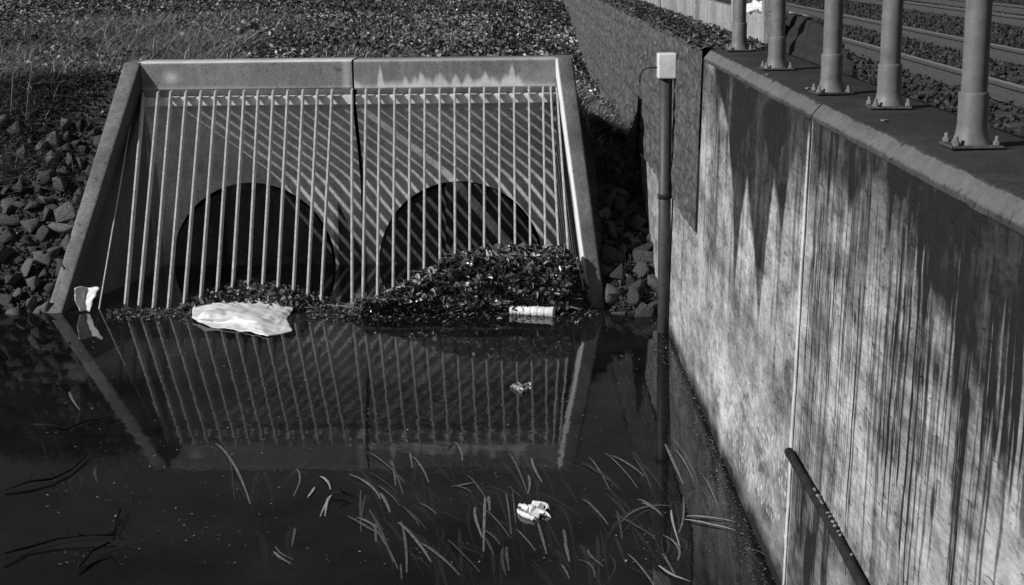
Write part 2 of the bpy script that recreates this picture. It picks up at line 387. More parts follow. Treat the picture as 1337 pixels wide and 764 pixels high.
# ------------------------------------------------------------------ trash screens
def lp(px, py, v, iters=20):      # pixel -> u on the plane at depth v (both ends of a bar lie on known lines)
    u = (px-183)/181.
    d = ray(px, py)
    # solve C + s d  on plane e2.(p-O)=v
    s_ = (v - (C[:2]-O)@e2)/(d[:2]@e2); P = C+s_*d
    return (P[:2]-O)@e1
V_T, Z_T = 1.092, 1.318; V_B, Z_B = 0.0, 0.0
leftb = [(186, 162), (205.5, 180), (222, 199), (242, 218.5), (261.5, 239), (280.5, 260), (299.5, 281), (318, 301), (336.5, 322), (356, 340.5), (375, 360.5), (395, 381), (414, 400), (433, 418)]
rightb = [(459, 459), (477.5, 473), (495, 492), (515, 512.5), (535, 533), (554.5, 553), (574, 574), (593.5, 594), (613, 613), (632, 632), (652, 652), (671, 673), (690.5, 693), (709, 713), (719, 733), (727, 747)]
def screen(bars, label, extra=None):
    t = thing('trash_screen', label, 'grate', 'sloping bar screens over the culvert mouth')
    ends = []
    def onebar(uT, uB, vB=V_B, zB=Z_B, vT=V_T, zT=Z_T, th=.0135, dep=.056, name='bar'):
        mb = MB()
        T = Vector(L(uT, vT, zT)); B = Vector(L(uB, vB, zB)); d = (T-B).normalized()
        B = B-d*.55
        side = Vector((e1[0], e1[1], 0)); side = (side-d*side.dot(d)).normalized(); nrm = d.cross(side).normalized()
        if nrm.y > 0: nrm = -nrm           # outward, towards the stream
        pts = []
        for c in (B, T):
            for a, b in ((-1, 0), (1, 0), (1, -1), (-1, -1)): pts.append(c+side*a*th/2+nrm*b*dep)
        mb.hexa(pts)
        # bent lug that ties the bar back to the parapet
        lug = []
        Q = Vector(L(uT, VF+.004, zT+.012))
        q0, q1 = T+Vector((0, 0, -.0)), Q
        hgt = .016; sx = Vector((th/2+.001, 0, 0))
        lug = [q0-sx-Vector((0, 0, hgt)), q0+sx-Vector((0, 0, hgt)), q1+sx-Vector((0, 0, hgt*.5)), q1-sx-Vector((0, 0, hgt*.5)), q0-sx, q0+sx, q1+sx, q1-sx]
        mb.hexa(lug)
        mb.build(name, MT['steel'], t, bevel=.002, seg=1)
    for a, b in bars:
        uT = lp(a, 120, V_T); uB = lp(b, 402, V_B); ends.append((uT, uB)); onebar(uT, uB)
    if extra: onebar(lp(extra[0], 124, V_T), lp(extra[1], 340, .25), .25, .30, V_T, Z_T-.02, .009, .010)
    (uTa, uBa), (uTb, uBb) = ends[0], ends[-1]
    # flat cross rails behind the bars
    for f, hgt, m in ((-.12, .05, 'steel_dk'),):
        ua = uBa+(uTa-uBa)*f-.02; ub = uBb+(uTb-uBb)*f+.02
        vv = V_B+(V_T-V_B)*f+.062; zz = Z_B+(Z_T-Z_B)*f
        if f > 0: vv, zz = VF-.022, 1.247
        MB().hexa([L(ua, vv, zz-hgt/2), L(ub, vv, zz-hgt/2), L(ub, vv+.012, zz-hgt/2), L(ua, vv+.012, zz-hgt/2), L(ua, vv+.0, zz+hgt/2), L(ub, vv+.0, zz+hgt/2), L(ub, vv+.012, zz+hgt/2), L(ua, vv+.012, zz+hgt/2)]).build('cross_rail', MT[m], t, bevel=.003)
        if f > 0: MB().hexa([L(ua, VF+.004, 1.296), L(ub, VF+.004, 1.296), L(ub, VF+.09, 1.296), L(ua, VF+.09, 1.296), L(ua, VF+.004, 1.318), L(ub, VF+.004, 1.318), L(ub, VF+.075, 1.318), L(ua, VF+.075, 1.318)]).build('seat_rail', MT['iron'], t)
    return t
screen(leftb, 'left flat-bar trash screen leaning over the left pipe mouth, its bars fanned at the left', (176, 141))
screen(rightb, 'right flat-bar trash screen over the right pipe mouth, half buried in debris')

# ------------------------------------------------------------------ retaining wall
BX = .945; BM = .026
def wallx(z): return BX+BM*z
def tips(prof, y): 
    a = np.array(prof); i = np.argsort(a[:, 0]); return np.interp(y, a[i, 0], a[i, 1])
prA = [(7.4, 1.9), (7.1, 1.72), (6.85, 1.58), (6.5, 1.42), (6.29, 1.15), (6.17, .76), (6.08, 1.1), (5.97, 1.30), (5.88, 1.2), (5.7, 1.02), (5.54, .80), (5.47, 1.1), (5.37, 1.38), (5.27, 1.32), (5.17, 1.20), (5.1, 1.42), (4.97, 1.55), (4.76, 1.5)]
prB = [(4.75, 1.55), (4.5, 1.5), (4.2, 1.47), (3.95, 1.58), (3.8, 1.64), (3.7, 1.50), (3.5, 1.42), (3.3, 1.40), (3.1, 1.34), (2.9, 1.28), (2.75, 1.18), (2.6, 1.1), (0, 1.3)]
def streaks(n, ya, yb, zt, lens, ws, seed, amp=(.5, 1)):
    r = np.random.default_rng(seed); out = []
    for _ in range(n): 
        y0 = r.uniform(ya, yb); out.append((y0, r.uniform(*zt), r.uniform(*lens), r.uniform(*ws), r.uniform(*amp), r.uniform(0, 99)))
    return out
stA = streaks(26, 4.8, 7.35, (1.3, 1.76), (.25, 1.0), (.006, .03), 3, (.2, .6))
stA += [(6.9, 1.7, 1.55, .012, .9, 4), (5.93, 1.5, .55, .012, .8, 9), (8.0, .8, .8, .02, .8, 3), (7.6, .8, .5, .012, .6, 3)]
stB = streaks(75, 2.9, 4.72, (1.2, 1.7), (.3, 1.1), (.003, .013), 5, (.5, 1.0)) + streaks(26, 2.55, 3.6, (1.3, 1.6), (.25, .75), (.008, .022), 8, (.6, 1.0)) + streaks(22, 4.15, 4.72, (1.2, 1.7), (.8, 1.3), (.003, .009), 15, (.6, 1.0))
lightB = streaks(34, 2.6, 3.75, (1.30, 1.62), (.3, .6), (.006, .022), 12, (.5, .9))
def wall_mark(Y, Z, sec):
    jit = .02*(fbm(Y*3, Z*9)-.5)*1.0
    y = Y+.010*(fbm(Y*1.0+3, Z*5)-.5)
    if sec == 'A':
        tp = tips(prA, y)+.03*(fbm(y*40, Z*0)-.5)
        d = 1.0*sstep(-.02, .07, Z-tp)*(.72+.35*fbm(y*12, Z*2))
        d = np.maximum(d, (.62*sstep(1.30, 1.72, Z+.12*(fbm(y*9, Z*1.2)-.5))+.5*sstep(.55, .75, fbm(y*16+4, Z*1.1))*sstep(.4, 1.0, Z))*(Y > 4.76))
        for (y0, z0, ln, wd, am, s) in stA:
            ww = wd*(1-.6*np.clip((z0-Z)/ln, 0, 1)); yy = y-y0-.006*(vn(Z*6+s, Z*0)-.5)*2
            d = np.maximum(d, am*sstep(1, .4, np.abs(yy)/np.maximum(ww, 1e-4))*sstep(z0-ln, z0-ln+.15, Z)*sstep(z0+.06, z0, Z))
        m = -d
        m = m + .55*np.exp(-((y-7.22)/.12)**2)*sstep(.2, .9, Z)*(.5+.5*fbm(y*25, Z*3)) + .35*np.exp(-((y-6.35)/.10)**2)*sstep(1.1, 1.0, Z)
        m += .4*sstep(.6, 1.0, fbm(y*4+2, Z*3.5, 5))*(d < .3)
        # pale arcs of lime beside the joint
        arc = np.abs(np.hypot((Y-5.45)*.8, Z-.55)-.42); m += .22*np.exp(-(arc/.008)**2)*((Y < 5.35) & (Z > .5))
        cl_ = fbm(Y*2.6+7, Z*5, 6); m -= 1.7*np.clip(cl_-.50, 0, 1)*(.45+.9*sstep(.6, 1.5, Z)); m += 1.2*np.clip(fbm(Y*3.5+1, Z*9+2, 6)-.55, 0, 1)*sstep(1.3, .9, Z)
        m -= .8*sstep(.14, .03, Z+.05*fbm(y*5, Z)) + .35*sstep(.45, .05, Z)*sstep(8.5, 5.5, Y)
        sp = (fbm(Y*75, Z*75, 2) > .70) & (np.abs(Z-(.33+.05*np.sin(Y*3)+.0*(Y))) < .16) & (Y < 6.8)
        m = np.where(sp, .75, m)
        j = np.abs(Y-4.79-.016*(fbm(Z*7, Z*0+2)-.5)-.006); k = np.clip(sstep(.028, .006, j)*(.6+.5*fbm(Z*12, Y*9))*sstep(1.72, 1.6, Z), 0, 1); m = m*(1-k)+.9*k
    else:
        tp = tips(prB, y)+.10*(fbm(y*22, Z*0+5)-.5)+.05*(fbm(y*60, Z*3)-.5)
        d = 1.0*sstep(-.05, .10, Z-tp)*(.62+.5*fbm(y*18, Z*4))
        d = np.maximum(d, (.6+.3*sstep(3.8, 3.2, Y))*sstep(1.10+.0*Y, 1.58, Z-.1*sstep(3.2, 4.2, Y)+.25*(fbm(y*14, Z*1.5)-.5))+.45*sstep(.55, .7, fbm(y*11+8, Z*1.5+3)))
        for (y0, z0, ln, wd, am, s) in lightB:
            ww = wd*(1-.7*np.clip((Z-(z0-ln))/ln, 0, 1)); yy = y-y0-.010*(vn(Z*5+s, Z*0)-.5)*2
            d = d*(1-am*sstep(1, .5, np.abs(yy)/np.maximum(ww, 1e-4))*sstep(z0, z0-.1, Z)*sstep(z0-ln, z0-ln+.05, Z))
        for (y0, z0, ln, wd, am, s) in stB:
            ww = wd*(1-.55*np.clip((z0-Z)/ln, 0, 1))*(.7+.6*vn(Z*14+s, Z*0)); yy = y-y0-.012*(vn(Z*4+s, Z*0)-.5)*2
            d = np.maximum(d, am*sstep(1, .45, np.abs(yy)/np.maximum(ww, 1e-4))*sstep(z0-ln, z0-ln+.05, Z)*sstep(z0+.06, z0, Z))
        blot = [(3.18, .99, .018, .05), (2.95, .62, .03, .08), (3.0, .42, .012, .05), (4.02, 1.22, .02, .025), (4.43, .29, .055, .13)]
        for (a, b, c, e) in blot: d = np.maximum(d, .9*sstep(1.1, .7, np.hypot((Y-a)/c, (Z-b)/e)))
        m = -d + 1.3*np.clip(fbm(Y*3.6, Z*8, 6)-.50, 0, 1)*(1-d) - 1.5*np.clip(fbm(Y*2.4+3, Z*6+1, 6)-.54, 0, 1) - .5*np.clip(fbm(Y*20+9, Z*20, 4)-.55, 0, 1)
        m -= .45*sstep(.60, .52, Z+.03*fbm(Y*4, Z))*sstep(3.3, 3.9, Y) + .8*sstep(.10, .0, Z)
        j = np.abs(Y-4.745); k = sstep(.012, .003, j); m = m*(1-k)+.4*k
    return m
def wall_section(ys, ztop_fn, sec, parent):
    zs = np.concatenate([[-.7, -.3], np.arange(-.05, 1.76, .0125)])
    Y, Zn = np.meshgrid(ys, zs); Z = np.minimum(Zn, ztop_fn(Y))
    X = wallx(Z)+.004*(fbm(Y*6, Z*6)-.5)
    m = wall_mark(Y, Z, sec)
    return raw('wall_face', np.stack([X, Y, Z], -1).reshape(-1, 3), gfaces(len(ys), len(zs)), MT['wall'], parent, smooth=True, attrs={'mark': m.ravel()})
TOPZ = 1.76
def coping(ya, yb, parent):
    n = int((yb-ya)/.02)+2; ys = np.linspace(ya, yb, n)
    prof = [(0, TOPZ-.055), (.001, TOPZ-.040), (.006, TOPZ-.034), (.032, TOPZ-.004), (.04, TOPZ), (.20, TOPZ+.001), (.34, TOPZ), (.375, TOPZ-.006), (.38, TOPZ-.9)]
    V = []; mk = []
    for i, (dx, z) in enumerate(prof):
        e = .007*(fbm(ys*9, ys*0+i*.3)-.5)+.006*(fbm(ys*38, ys*0+i)-.5)-.012*np.clip(fbm(ys*16, ys*0+40)-.66, 0, 1)*4*(i in (2, 3)) if i < 4 else .003*(fbm(ys*9, ys*0+i)-.5)
        for k, y in enumerate(ys):
            V.append((wallx(TOPZ-.05)-.003+dx+(e[k] if i < 4 else 0), y, z+(e[k] if i > 0 else 0)))
            mk.append({0: -.35, 1: .06, 2: .12, 3: .10}.get(i, -.8 + .3*vn(y*3, dx*9)))
    o = raw('coping', V, gfaces(n, len(prof)), MT['coping'], parent, smooth=False, attrs={'mark': np.array(mk)})
    for y in (ya, yb):
        idx = [(wallx(TOPZ-.05)-.003+dx, y, z) for dx, z in prof]; MB().add(idx+[(wallx(.8), y, TOPZ-.9)], [tuple(range(len(prof)+1))]).build('coping_end', MT['coping'], o)
wa = thing('retaining_wall', 'far section of stained concrete retaining wall with two long dark pointed stains', 'wall', 'retaining wall sections beside the water')
wall_section(np.concatenate([np.arange(4.762, 7.42, .007), [7.425]]), lambda Y: Y*0+TOPZ-.055, 'A', wa)
wall_section(np.arange(7.4251, 10.6, .02), lambda Y: Y*0+.82, 'A', wa)
coping(4.766, 7.43, wa)
wb = thing('retaining_wall', 'near section of concrete retaining wall covered in thin vertical drip stains', 'wall', 'retaining wall sections beside the water')
wall_section(np.concatenate([np.arange(-2, 2.3, .1), np.arange(2.3, 4.751, .0055)]), lambda Y: Y*0+TOPZ-.055, 'B', wb)
coping(-2, 4.748, wb)
for w_, y in ((wa, 4.7625), (wb, 4.751)):
    MB().add([(wallx(-.7), y, -.7), (1.32, y, -.7), (1.32, y, TOPZ-.06), (wallx(TOPZ-.06), y, TOPZ-.06)], [(0, 1, 2, 3)]).build('joint_face', MT['coping'], w_)
MB().box((1.12, 4.7567, .55), (.2, .004, 2.3)).build('joint_filler', MT['black'], wa)
# dark iron rail bolted along the near wall
r_ = MB(); pts = []
for y in np.linspace(.2, 4.72, 60): pts.append((wallx(.57)-.018+.003*math.sin(y*5), y, .572-.004*(4.7-y)+.004*math.sin(y*3)))
r_.tube(pts, .016, 8)
rt = thing('rail_pipe', 'dark iron pipe running low along the near concrete wall from its joint', 'pipe')
r_.build('pipe_run', MT['iron'], rt, smooth=True)
for k in range(12):
    y = random.gauss(4.15, .2)
    MB().box((wallx(.59)-.016, y, .589), (random.uniform(.004, .010), random.uniform(.004, .014), random.uniform(.003, .008)), Euler((random.random(), 0, random.random())).to_matrix()).build('lime_crumb', MT['stem'], rt)

# rough stone wall beyond
def rough_wall():
    ys = np.concatenate([np.arange(7.43, 14, .035), np.arange(14, 45, .15)]); zs = np.arange(.3, 1.80, .035)
    Y, Z = np.meshgrid(ys, zs); Z = np.minimum(Z, 1.765+.03*(fbm(Y*3, Y*0)-.5))
    low = np.where(Y < 10.6, .822, .25); Z = np.maximum(Z, low)
    X = wallx(Z)-.012+(.035*(fbm(Y*7, Z*9)-.5)+.015*(fbm(Y*25, Z*25)-.5))*sstep(7.43, 7.7, Y)
    V = np.stack([X, Y, Z], -1).reshape(-1, 3)
    t = thing('rubble_wall', 'rough textured old wall continuing beyond the smooth concrete wall', 'wall')
    raw('wall_face', V, gfaces(len(ys), len(zs)), MT['roughwall'], t, smooth=True)
    ys2 = ys; V = []
    for dx, z in ((-.02, 1.755), (.02, 1.775), (.10, 1.75)):
        for y in ys2: V.append((wallx(1.76)+dx+.02*(vn(y*7, dx*50)-.5), y, z+.02*(vn(y*9, dx*70)-.5)))
    raw('wall_top', V, gfaces(len(ys2), 3), MT['roughwall'], t, smooth=True)
rough_wall()

# ------------------------------------------------------------------ handrail
hr = thing('handrail', 'grey tubular steel handrail standing on the wall coping', 'railing')
posts = [(965, 64), (1014, 88), (1085, 119), (1160, 137), (1268, 187)]
PX = []
for i, (px, py) in enumerate(posts):
    p = atz(px, py, TOPZ+.012); x, y = float(p[0]), float(p[1]); PX.append((x, y))
    mb = MB(); mb.tube([(x, y, TOPZ+.012), (x, y, TOPZ+.02), (x, y, TOPZ+1.112), (x, y, TOPZ+1.12)], .0315, 24)
    mb.f = [f for f in mb.f if len(f) == 4]
    po = mb.build('post', MT['post'], hr, smooth=False)
    for f in po.data.polygons: f.use_smooth = len(f.vertices) == 4
    sl_ = MB(); sl_.tube([(x, y, TOPZ+.012), (x, y, TOPZ+.02), (x, y, TOPZ+.035), (x, y, TOPZ+.05), (x, y, TOPZ+.06), (x, y, TOPZ+.135), (x, y, TOPZ+.139), (x, y, TOPZ+.1395)], [.049, .045, .040, .0375, .0368, .0366, .036, .0318], 24); sl_.f = [f for f in sl_.f if len(f) == 4]
    s2 = sl_.build('sleeve', MT['post'], po)
    for f in s2.data.polygons: f.use_smooth = len(f.vertices) == 4
    pl = MB(); pl.box((x, y, TOPZ+.008), (.13, .115, .007), Euler((0, 0, .1*(i % 3-1))).to_matrix()); pl.build('base_plate', MT['coping'], po, bevel=.003)
    for a, b in ((-1, -1), (1, -1), (1, 1), (-1, 1)):
        bm_ = MB(); c = (x+a*.050, y+b*.042, TOPZ+.012)
        bm_.tube([c, (c[0], c[1], c[2]+.010)], .009, 6); bm_.tube([(c[0], c[1], c[2]+.010), (c[0], c[1], c[2]+.022)], .005, 8)
        bm_.build('bolt', MT['steel_dk'], po)
PX.sort(key=lambda q: q[1]); ya, yb = -1.5, PX[-1][1]
for z in (TOPZ+1.12, TOPZ+.60):
    MB().tube([(1.16, ya, z), (1.16, yb, z)], .027, 16).build('rail', MT['post'], hr, smooth=True)
# small stray nail / clip marks on the coping
for (px, py) in ((1155, 158), (1002, 98), (1055, 116)):
    p = atz(px, py, TOPZ+.004); tag(MB().box((p[0], p[1], TOPZ+.006), (.024, .012, .004), Euler((.0, .05, random.random())).to_matrix()).build('chip', MT['stem'], bevel=.002), {1155: 'small pale chip on the coping between the fourth and fifth posts', 1002: 'small pale chip on the coping below the second post', 1055: 'small pale chip on the coping beside the third post'}[px], 'chip')

# ------------------------------------------------------------------ concrete panels behind the coping
labels = ['streaked upright concrete panel nearest the ribbed sheet', 'streaked upright concrete panel behind the first railing post', 'second farther bright upright concrete panel in the row', 'farthest upright concrete panel in the row beyond the wall']
yy = 7.62
for i in range(4):
    ln = [1.05, 1.75, 2.6, 5][i]; t = thing('concrete_panel', labels[i], 'concrete panel', 'upright concrete panels along the track')
    a, b = yy+.03, yy+ln-.03; h = .15+.004*i
    MB().hexa([(1.345, a, 1.5), (1.395, a, 1.5), (1.395, b, 1.5), (1.345, b, 1.5), (1.345, a, TOPZ+h), (1.395, a, TOPZ+h), (1.395, b, TOPZ+h+.01), (1.345, b, TOPZ+h+.01)]).build('slab', MT['panel'], t, bevel=.006)
    MB().box((1.34, yy, TOPZ+.10), (.06, .05, .34)).build('post', MT['panel'], t, bevel=.006)
    yy += ln
# ribbed dark sheet at the end of the panels
V, Fc = grid(60, 260, lambda a, b: (1.39+.02*b+.13*a*a+.016*math.sin((a*.5+b*1.25)*PI*19), 7.85-1.35*b+.02*a, (TOPZ-.25)*(1-a)+a*(1.66+.25*math.sqrt(max(0, 1-(b*.98)**2))) ))
o = raw('ribbed_sheet', V, Fc, MT['rubber'], smooth=True); sm = o.modifiers.new('s', 'SOLIDIFY'); sm.thickness = .012
tag(o, 'dark ribbed rubber sheet humped over the track edge behind the railing', 'rubber sheet')
# pale rag on top of the panels
def rag(name, cx, cy, cz, sx, sy, sz, seed, label, cat, m='plastic'):
    r = np.random.default_rng(seed); ph = r.random(6)*9
    V, Fc = grid(26, 20, lambda a, b: (cx+(a-.5)*sx+.02*math.sin(b*9+ph[0]), cy+(b-.5)*sy+.03*math.sin(a*7+ph[1]), cz+sz*(math.sin(a*PI)*math.sin(b*PI))*(.7+.5*math.sin(a*11+ph[2]+b*5))+.012*math.sin(a*23+b*17+ph[3])))
    o = raw(name, V, Fc, MT[m], smooth=True); sm = o.modifiers.new('s', 'SOLIDIFY'); sm.thickness = .003
    return tag(o, label, cat)
rag('plastic_bag', 1.42, 8.35, TOPZ+.165, .16, .5, .05, 4, 'crumpled pale plastic bag lying on top of the concrete panels', 'plastic bag')
Q = [atz(a, b, 1.86) for a, b in ((1038, 27), (1051, 37), (1056, 20), (1030, 14))]
o = MB().hexa([(q[0], q[1], 1.835) for q in Q]+[tuple(q) for q in Q]).build('concrete_slab', MT['panel'], bevel=.008); tag(o, 'small pale wedge of concrete above the dark ribbed sheet', 'slab')
q = Q[2]; MB().box((q[0]-.05, q[1]-.12, 1.3), (.06, .06, .99)).build('support', MT['sleeper'], o)

# ------------------------------------------------------------------ railway
RD = .018   # the track veers slightly from the wall
def railmesh(x0, name, label):
    pr = [(-.070, 0), (-.070, .010), (-.012, .028), (-.009, .105), (-.035, .118), (-.036, .145), (-.030, .153)]
    pr = pr+[(-a, b) for a, b in pr[::-1]]
    ys = [-10, 4, 12, 20, 35, 60, 120, 300]; V = []; n = len(pr)
    for y in ys: V += [(x0+RD*(y-12)+a, y, .95+b) for a, b in pr]
    Fc = [(j*n+i, (j+1)*n+i, (j+1)*n+(i+1) % n, j*n+(i+1) % n) for j in range(len(ys)-1) for i in range(n)]
    t = thing(name, label, 'rail', 'railway rails')
    side = [f for f in Fc if (f[0] % n) not in (6,)]; 
    raw('rail_web', V, side, MT['rust'], t)
    raw('running_surface', V, [f for f in Fc if (f[0] % n) == 6], MT['railhead'], t)
xs_r = [4.28, 5.715, 8.3, 9.735]
rl = ['steel rail nearest the handrail', 'second steel rail from the handrail', 'third steel rail, nearer rail of the far track', 'farthest steel rail of the far track']
for x0, l in zip(xs_r, rl): railmesh(x0, 'rail', l)
sb = MB(); sb.hexa([(-1.25, -.13, -.2), (1.25, -.13, -.2), (1.25, .13, -.2), (-1.25, .13, -.2), (-1.25, -.10, 0), (1.25, -.10, 0), (1.25, .10, 0), (-1.25, .10, 0)])
first = None
for tx, tl in ((5.0, 'concrete sleeper of the near track, bedded in dark ballast'), (9.02, 'concrete sleeper of the far track, bedded in dark ballast')):
    y = 9.0
    while y < 34:
        if first is None:
            first = sb.build('sleeper', MT['sleeper'], bevel=.01); o = first
        else: o = first.copy(); COL.objects.link(o)
        o.location = (tx+RD*(y-12), y, .946); tag(o, tl, 'sleeper', 'near track sleepers' if tx < 6 else 'far track sleepers'); y += .65

def hullmesh(seed, npts=14, flat=.8):
    r = np.random.default_rng(seed); P = r.normal(size=(npts, 3)); P /= np.linalg.norm(P, axis=1)[:, None]; P *= r.uniform(.75, 1.1, (npts, 1)); P[:, 2] *= flat
    bm = bmesh.new()
    for p in P: bm.verts.new(p)
    g = bmesh.ops.convex_hull(bm, input=bm.verts[:]); bmesh.ops.delete(bm, geom=list(set(e for e in g['geom_interior'] if isinstance(e, bmesh.types.BMVert))), context='VERTS')
    bmesh.ops.triangulate(bm, faces=bm.faces[:]); bm.verts.ensure_lookup_table(); bm.verts.index_update()
    V = np.array([v.co[:] for v in bm.verts]); Fc = np.array([[v.index for v in f.verts] for f in bm.faces]); bm.free(); return V, Fc
def rotmats(n, r=rng):
    q = r.normal(size=(n, 4)); q /= np.linalg.norm(q, axis=1)[:, None]; w_, x, y, z = q.T
    return np.stack([1-2*(y*y+z*z), 2*(x*y-z*w_), 2*(x*z+y*w_), 2*(x*y+z*w_), 1-2*(x*x+z*z), 2*(y*z-x*w_), 2*(x*z-y*w_), 2*(y*z+x*w_), 1-2*(x*x+y*y)], 1).reshape(n, 3, 3)
def scatter_rocks(name, P, size, m, label, cat):
    n = len(P); R = rotmats(n); Vs = []; Fs = []; tn = []; off = 0; var = rng.integers(0, 6, n)
    for k in range(6):
        V0, F0 = hullmesh(100+k, 12); idx = np.where(var == k)[0]
        W = np.einsum('nij,vj->nvi', R[idx], V0)*size[idx, None, None]+P[idx, None, :]
        F_ = F0[None]+(np.arange(len(idx))*len(V0))[:, None, None]+off; off += len(idx)*len(V0)
        Vs.append(W.reshape(-1, 3)); Fs.append(F_.reshape(-1, 3)); tn.append(np.repeat(rng.uniform(.35, 1.3, len(idx))**1.3, len(V0)))
    o = raw(name, np.concatenate(Vs), np.concatenate(Fs), m, attrs={'tone': np.concatenate(tn)}); return tag(o, label, cat, kind='stuff')
n = 26000
bx_ = np.concatenate([rng.uniform(1.4, 6.6, 17000), rng.uniform(6.6, 13, 9000)]); by_ = np.concatenate([4+26*rng.random(17000)**1.3, rng.uniform(10, 40, 9000)])
bz_ = bedz(bx_, by_)+rng.uniform(-.01, .03, n)
scatter_rocks('ballast', np.stack([bx_, by_, bz_], 1), rng.uniform(.022, .05, n), MT['ballast'], 'dark crushed stone ballast around the railway rails', 'ballast')

# ------------------------------------------------------------------ riprap stones (each its own)
variants = []
for k in range(9):
    V0, F0 = hullmesh(300+k, 10, .8)
    me_o = raw('stone', V0, F0, MT['stone']); bpy.context.view_layer.objects.active = me_o
    me = me_o.data; bm = bmesh.new(); bm.from_mesh(me)
    bmesh.ops.bevel(bm, geom=bm.edges[:], offset=.035, segments=1, affect='EDGES')
    bmesh.ops.triangulate(bm, faces=[f for f in bm.faces if len(f.verts) > 4])
    bmesh.ops.subdivide_edges(bm, edges=bm.edges[:], cuts=1, use_grid_fill=True)
    for v in bm.verts:
        c = v.co; v.co = c*(1+.10*(float(fbm(c.x*2.3+c.z*1.7+k, c.y*2.3-c.z*1.3, 3))-.5))
    bm.to_mesh(me); bm.free(); variants.append(me); bpy.data.objects.remove(me_o)
variants_dk = []
MT['stone_dk'] = plain('mossy_shaded_stone', .15, .04, 9, .9, 0, 1.0, False, dist=.03, rnd=(.5, 1.6))  # darker copy of the riprap stone, shade of the right bank in its colour
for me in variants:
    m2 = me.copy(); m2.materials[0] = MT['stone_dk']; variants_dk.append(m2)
def stones(n, region, label, group, smin, smax, seed, variants=variants):
    r = random.Random(seed); placed = []
    tries = 0
    while len(placed) < n and tries < 6000:
        tries += 1; x, y = region(r); s = r.uniform(smin, smax)
        if any((x-a)**2+(y-b)**2 < (.52*(s+c))**2 for a, b, c in placed): continue
        placed.append((x, y, s)); z = float(hland(x, y))
        o = bpy.data.objects.new('riprap_stone', r.choice(variants)); COL.objects.link(o)
        o.location = (x, y, z+s*.25); o.rotation_euler = (r.uniform(-1, 1), r.uniform(-1, 1), r.uniform(0, 6.3)); o.scale = (s*r.uniform(.8, 1.25), s*r.uniform(.8, 1.2), s*r.uniform(.7, 1.0))
        tag(o, label, 'stone', group)
stones(230, lambda r: (lambda y: (r.uniform(-4.4, -3.06+.25*(y-9.2)/1.2), y))(r.uniform(9.15, 10.35)), 'angular grey stone on the bank left of the culvert', 'stones left of the culvert', .05, .115, 2)
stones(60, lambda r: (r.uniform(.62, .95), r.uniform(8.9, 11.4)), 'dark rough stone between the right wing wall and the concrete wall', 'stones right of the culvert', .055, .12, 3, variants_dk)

# ------------------------------------------------------------------ leaves and grass
def leaves(name, P, nrm_tilt, size, m, tone, label, cat, aspect=.6, lift=None, parent=None, kind='stuff', seed=1):
    n = len(P); r = np.random.default_rng(seed); yaw = r.uniform(0, 2*PI, n); tx = r.normal(0, nrm_tilt, n); ty = r.normal(0, nrm_tilt, n)
    base = np.array([(0, -.5, 0), (.5, -.1, .12), (.35, .35, .05), (0, .6, -.08), (-.35, .35, .05), (-.5, -.1, .12), (0, .05, -.03)])
    base = base*np.array([aspect, 1, 1]); W = base[None]*size[:, None, None]
    cx, sx = np.cos(tx)[:, None], np.sin(tx)[:, None]; y, z = W[..., 1]*cx-W[..., 2]*sx, W[..., 1]*sx+W[..., 2]*cx; W = np.stack([W[..., 0], y, z], -1)
    cy, sy = np.cos(ty)[:, None], np.sin(ty)[:, None]; x, z = W[..., 0]*cy+W[..., 2]*sy, -W[..., 0]*sy+W[..., 2]*cy; W = np.stack([x, W[..., 1], z], -1)
    c, s = np.cos(yaw)[:, None], np.sin(yaw)[:, None]; x, y = W[..., 0]*c-W[..., 1]*s, W[..., 0]*s+W[..., 1]*c; W = np.stack([x, y, W[..., 2]], -1)+P[:, None, :]
    tri = np.array([(0, 1, 6), (1, 2, 6), (2, 3, 6), (3, 4, 6), (4, 5, 6), (5, 0, 6)])
    Fc = (tri[None]+(np.arange(n)*7)[:, None, None]).reshape(-1, 3)
    o = raw(name, W.reshape(-1, 3), Fc, m, parent, attrs={'tone': np.repeat(tone, 7)})
    return tag(o, label, cat, kind=kind)
def blades(name, P, length, width, lean, m, tone, label, cat, seed=1, segs=3, wind=(0, 0)):
    n = len(P); r = np.random.default_rng(seed); a = r.uniform(0, 2*PI, n); ln = r.normal(lean, .35, n)
    dx, dy = np.cos(a)*np.sin(ln)+wind[0], np.sin(a)*np.sin(ln)+wind[1]; dz = np.cos(ln)
    px_, py_ = -np.sin(a+r.normal(0, .5, n)), np.cos(a)
    V = np.zeros((n, 2*(segs+1), 3))
    for k in range(segs+1):
        t = k/segs; bend = t*t*.55
        c = P+np.stack([dx*length*(t+bend*.3), dy*length*(t+bend*.3), dz*length*(t-bend*.8)], 1)
        w_ = width*(1-t*.85)/2; s = np.stack([px_*w_, py_*w_, np.zeros(n)], 1); V[:, 2*k] = c-s; V[:, 2*k+1] = c+s
    q = np.array([(2*k, 2*k+1, 2*k+3, 2*k+2) for k in range(segs)]); Fc = (q[None]+(np.arange(n)*2*(segs+1))[:, None, None]).reshape(-1, 4)
    o = raw(name, V.reshape(-1, 3), Fc, m, attrs={'tone': np.repeat(tone, 2*(segs+1))}); return tag(o, label, cat, kind='stuff')
def clumpy(x, y, f): return fbm(x*f, y*f, 3)
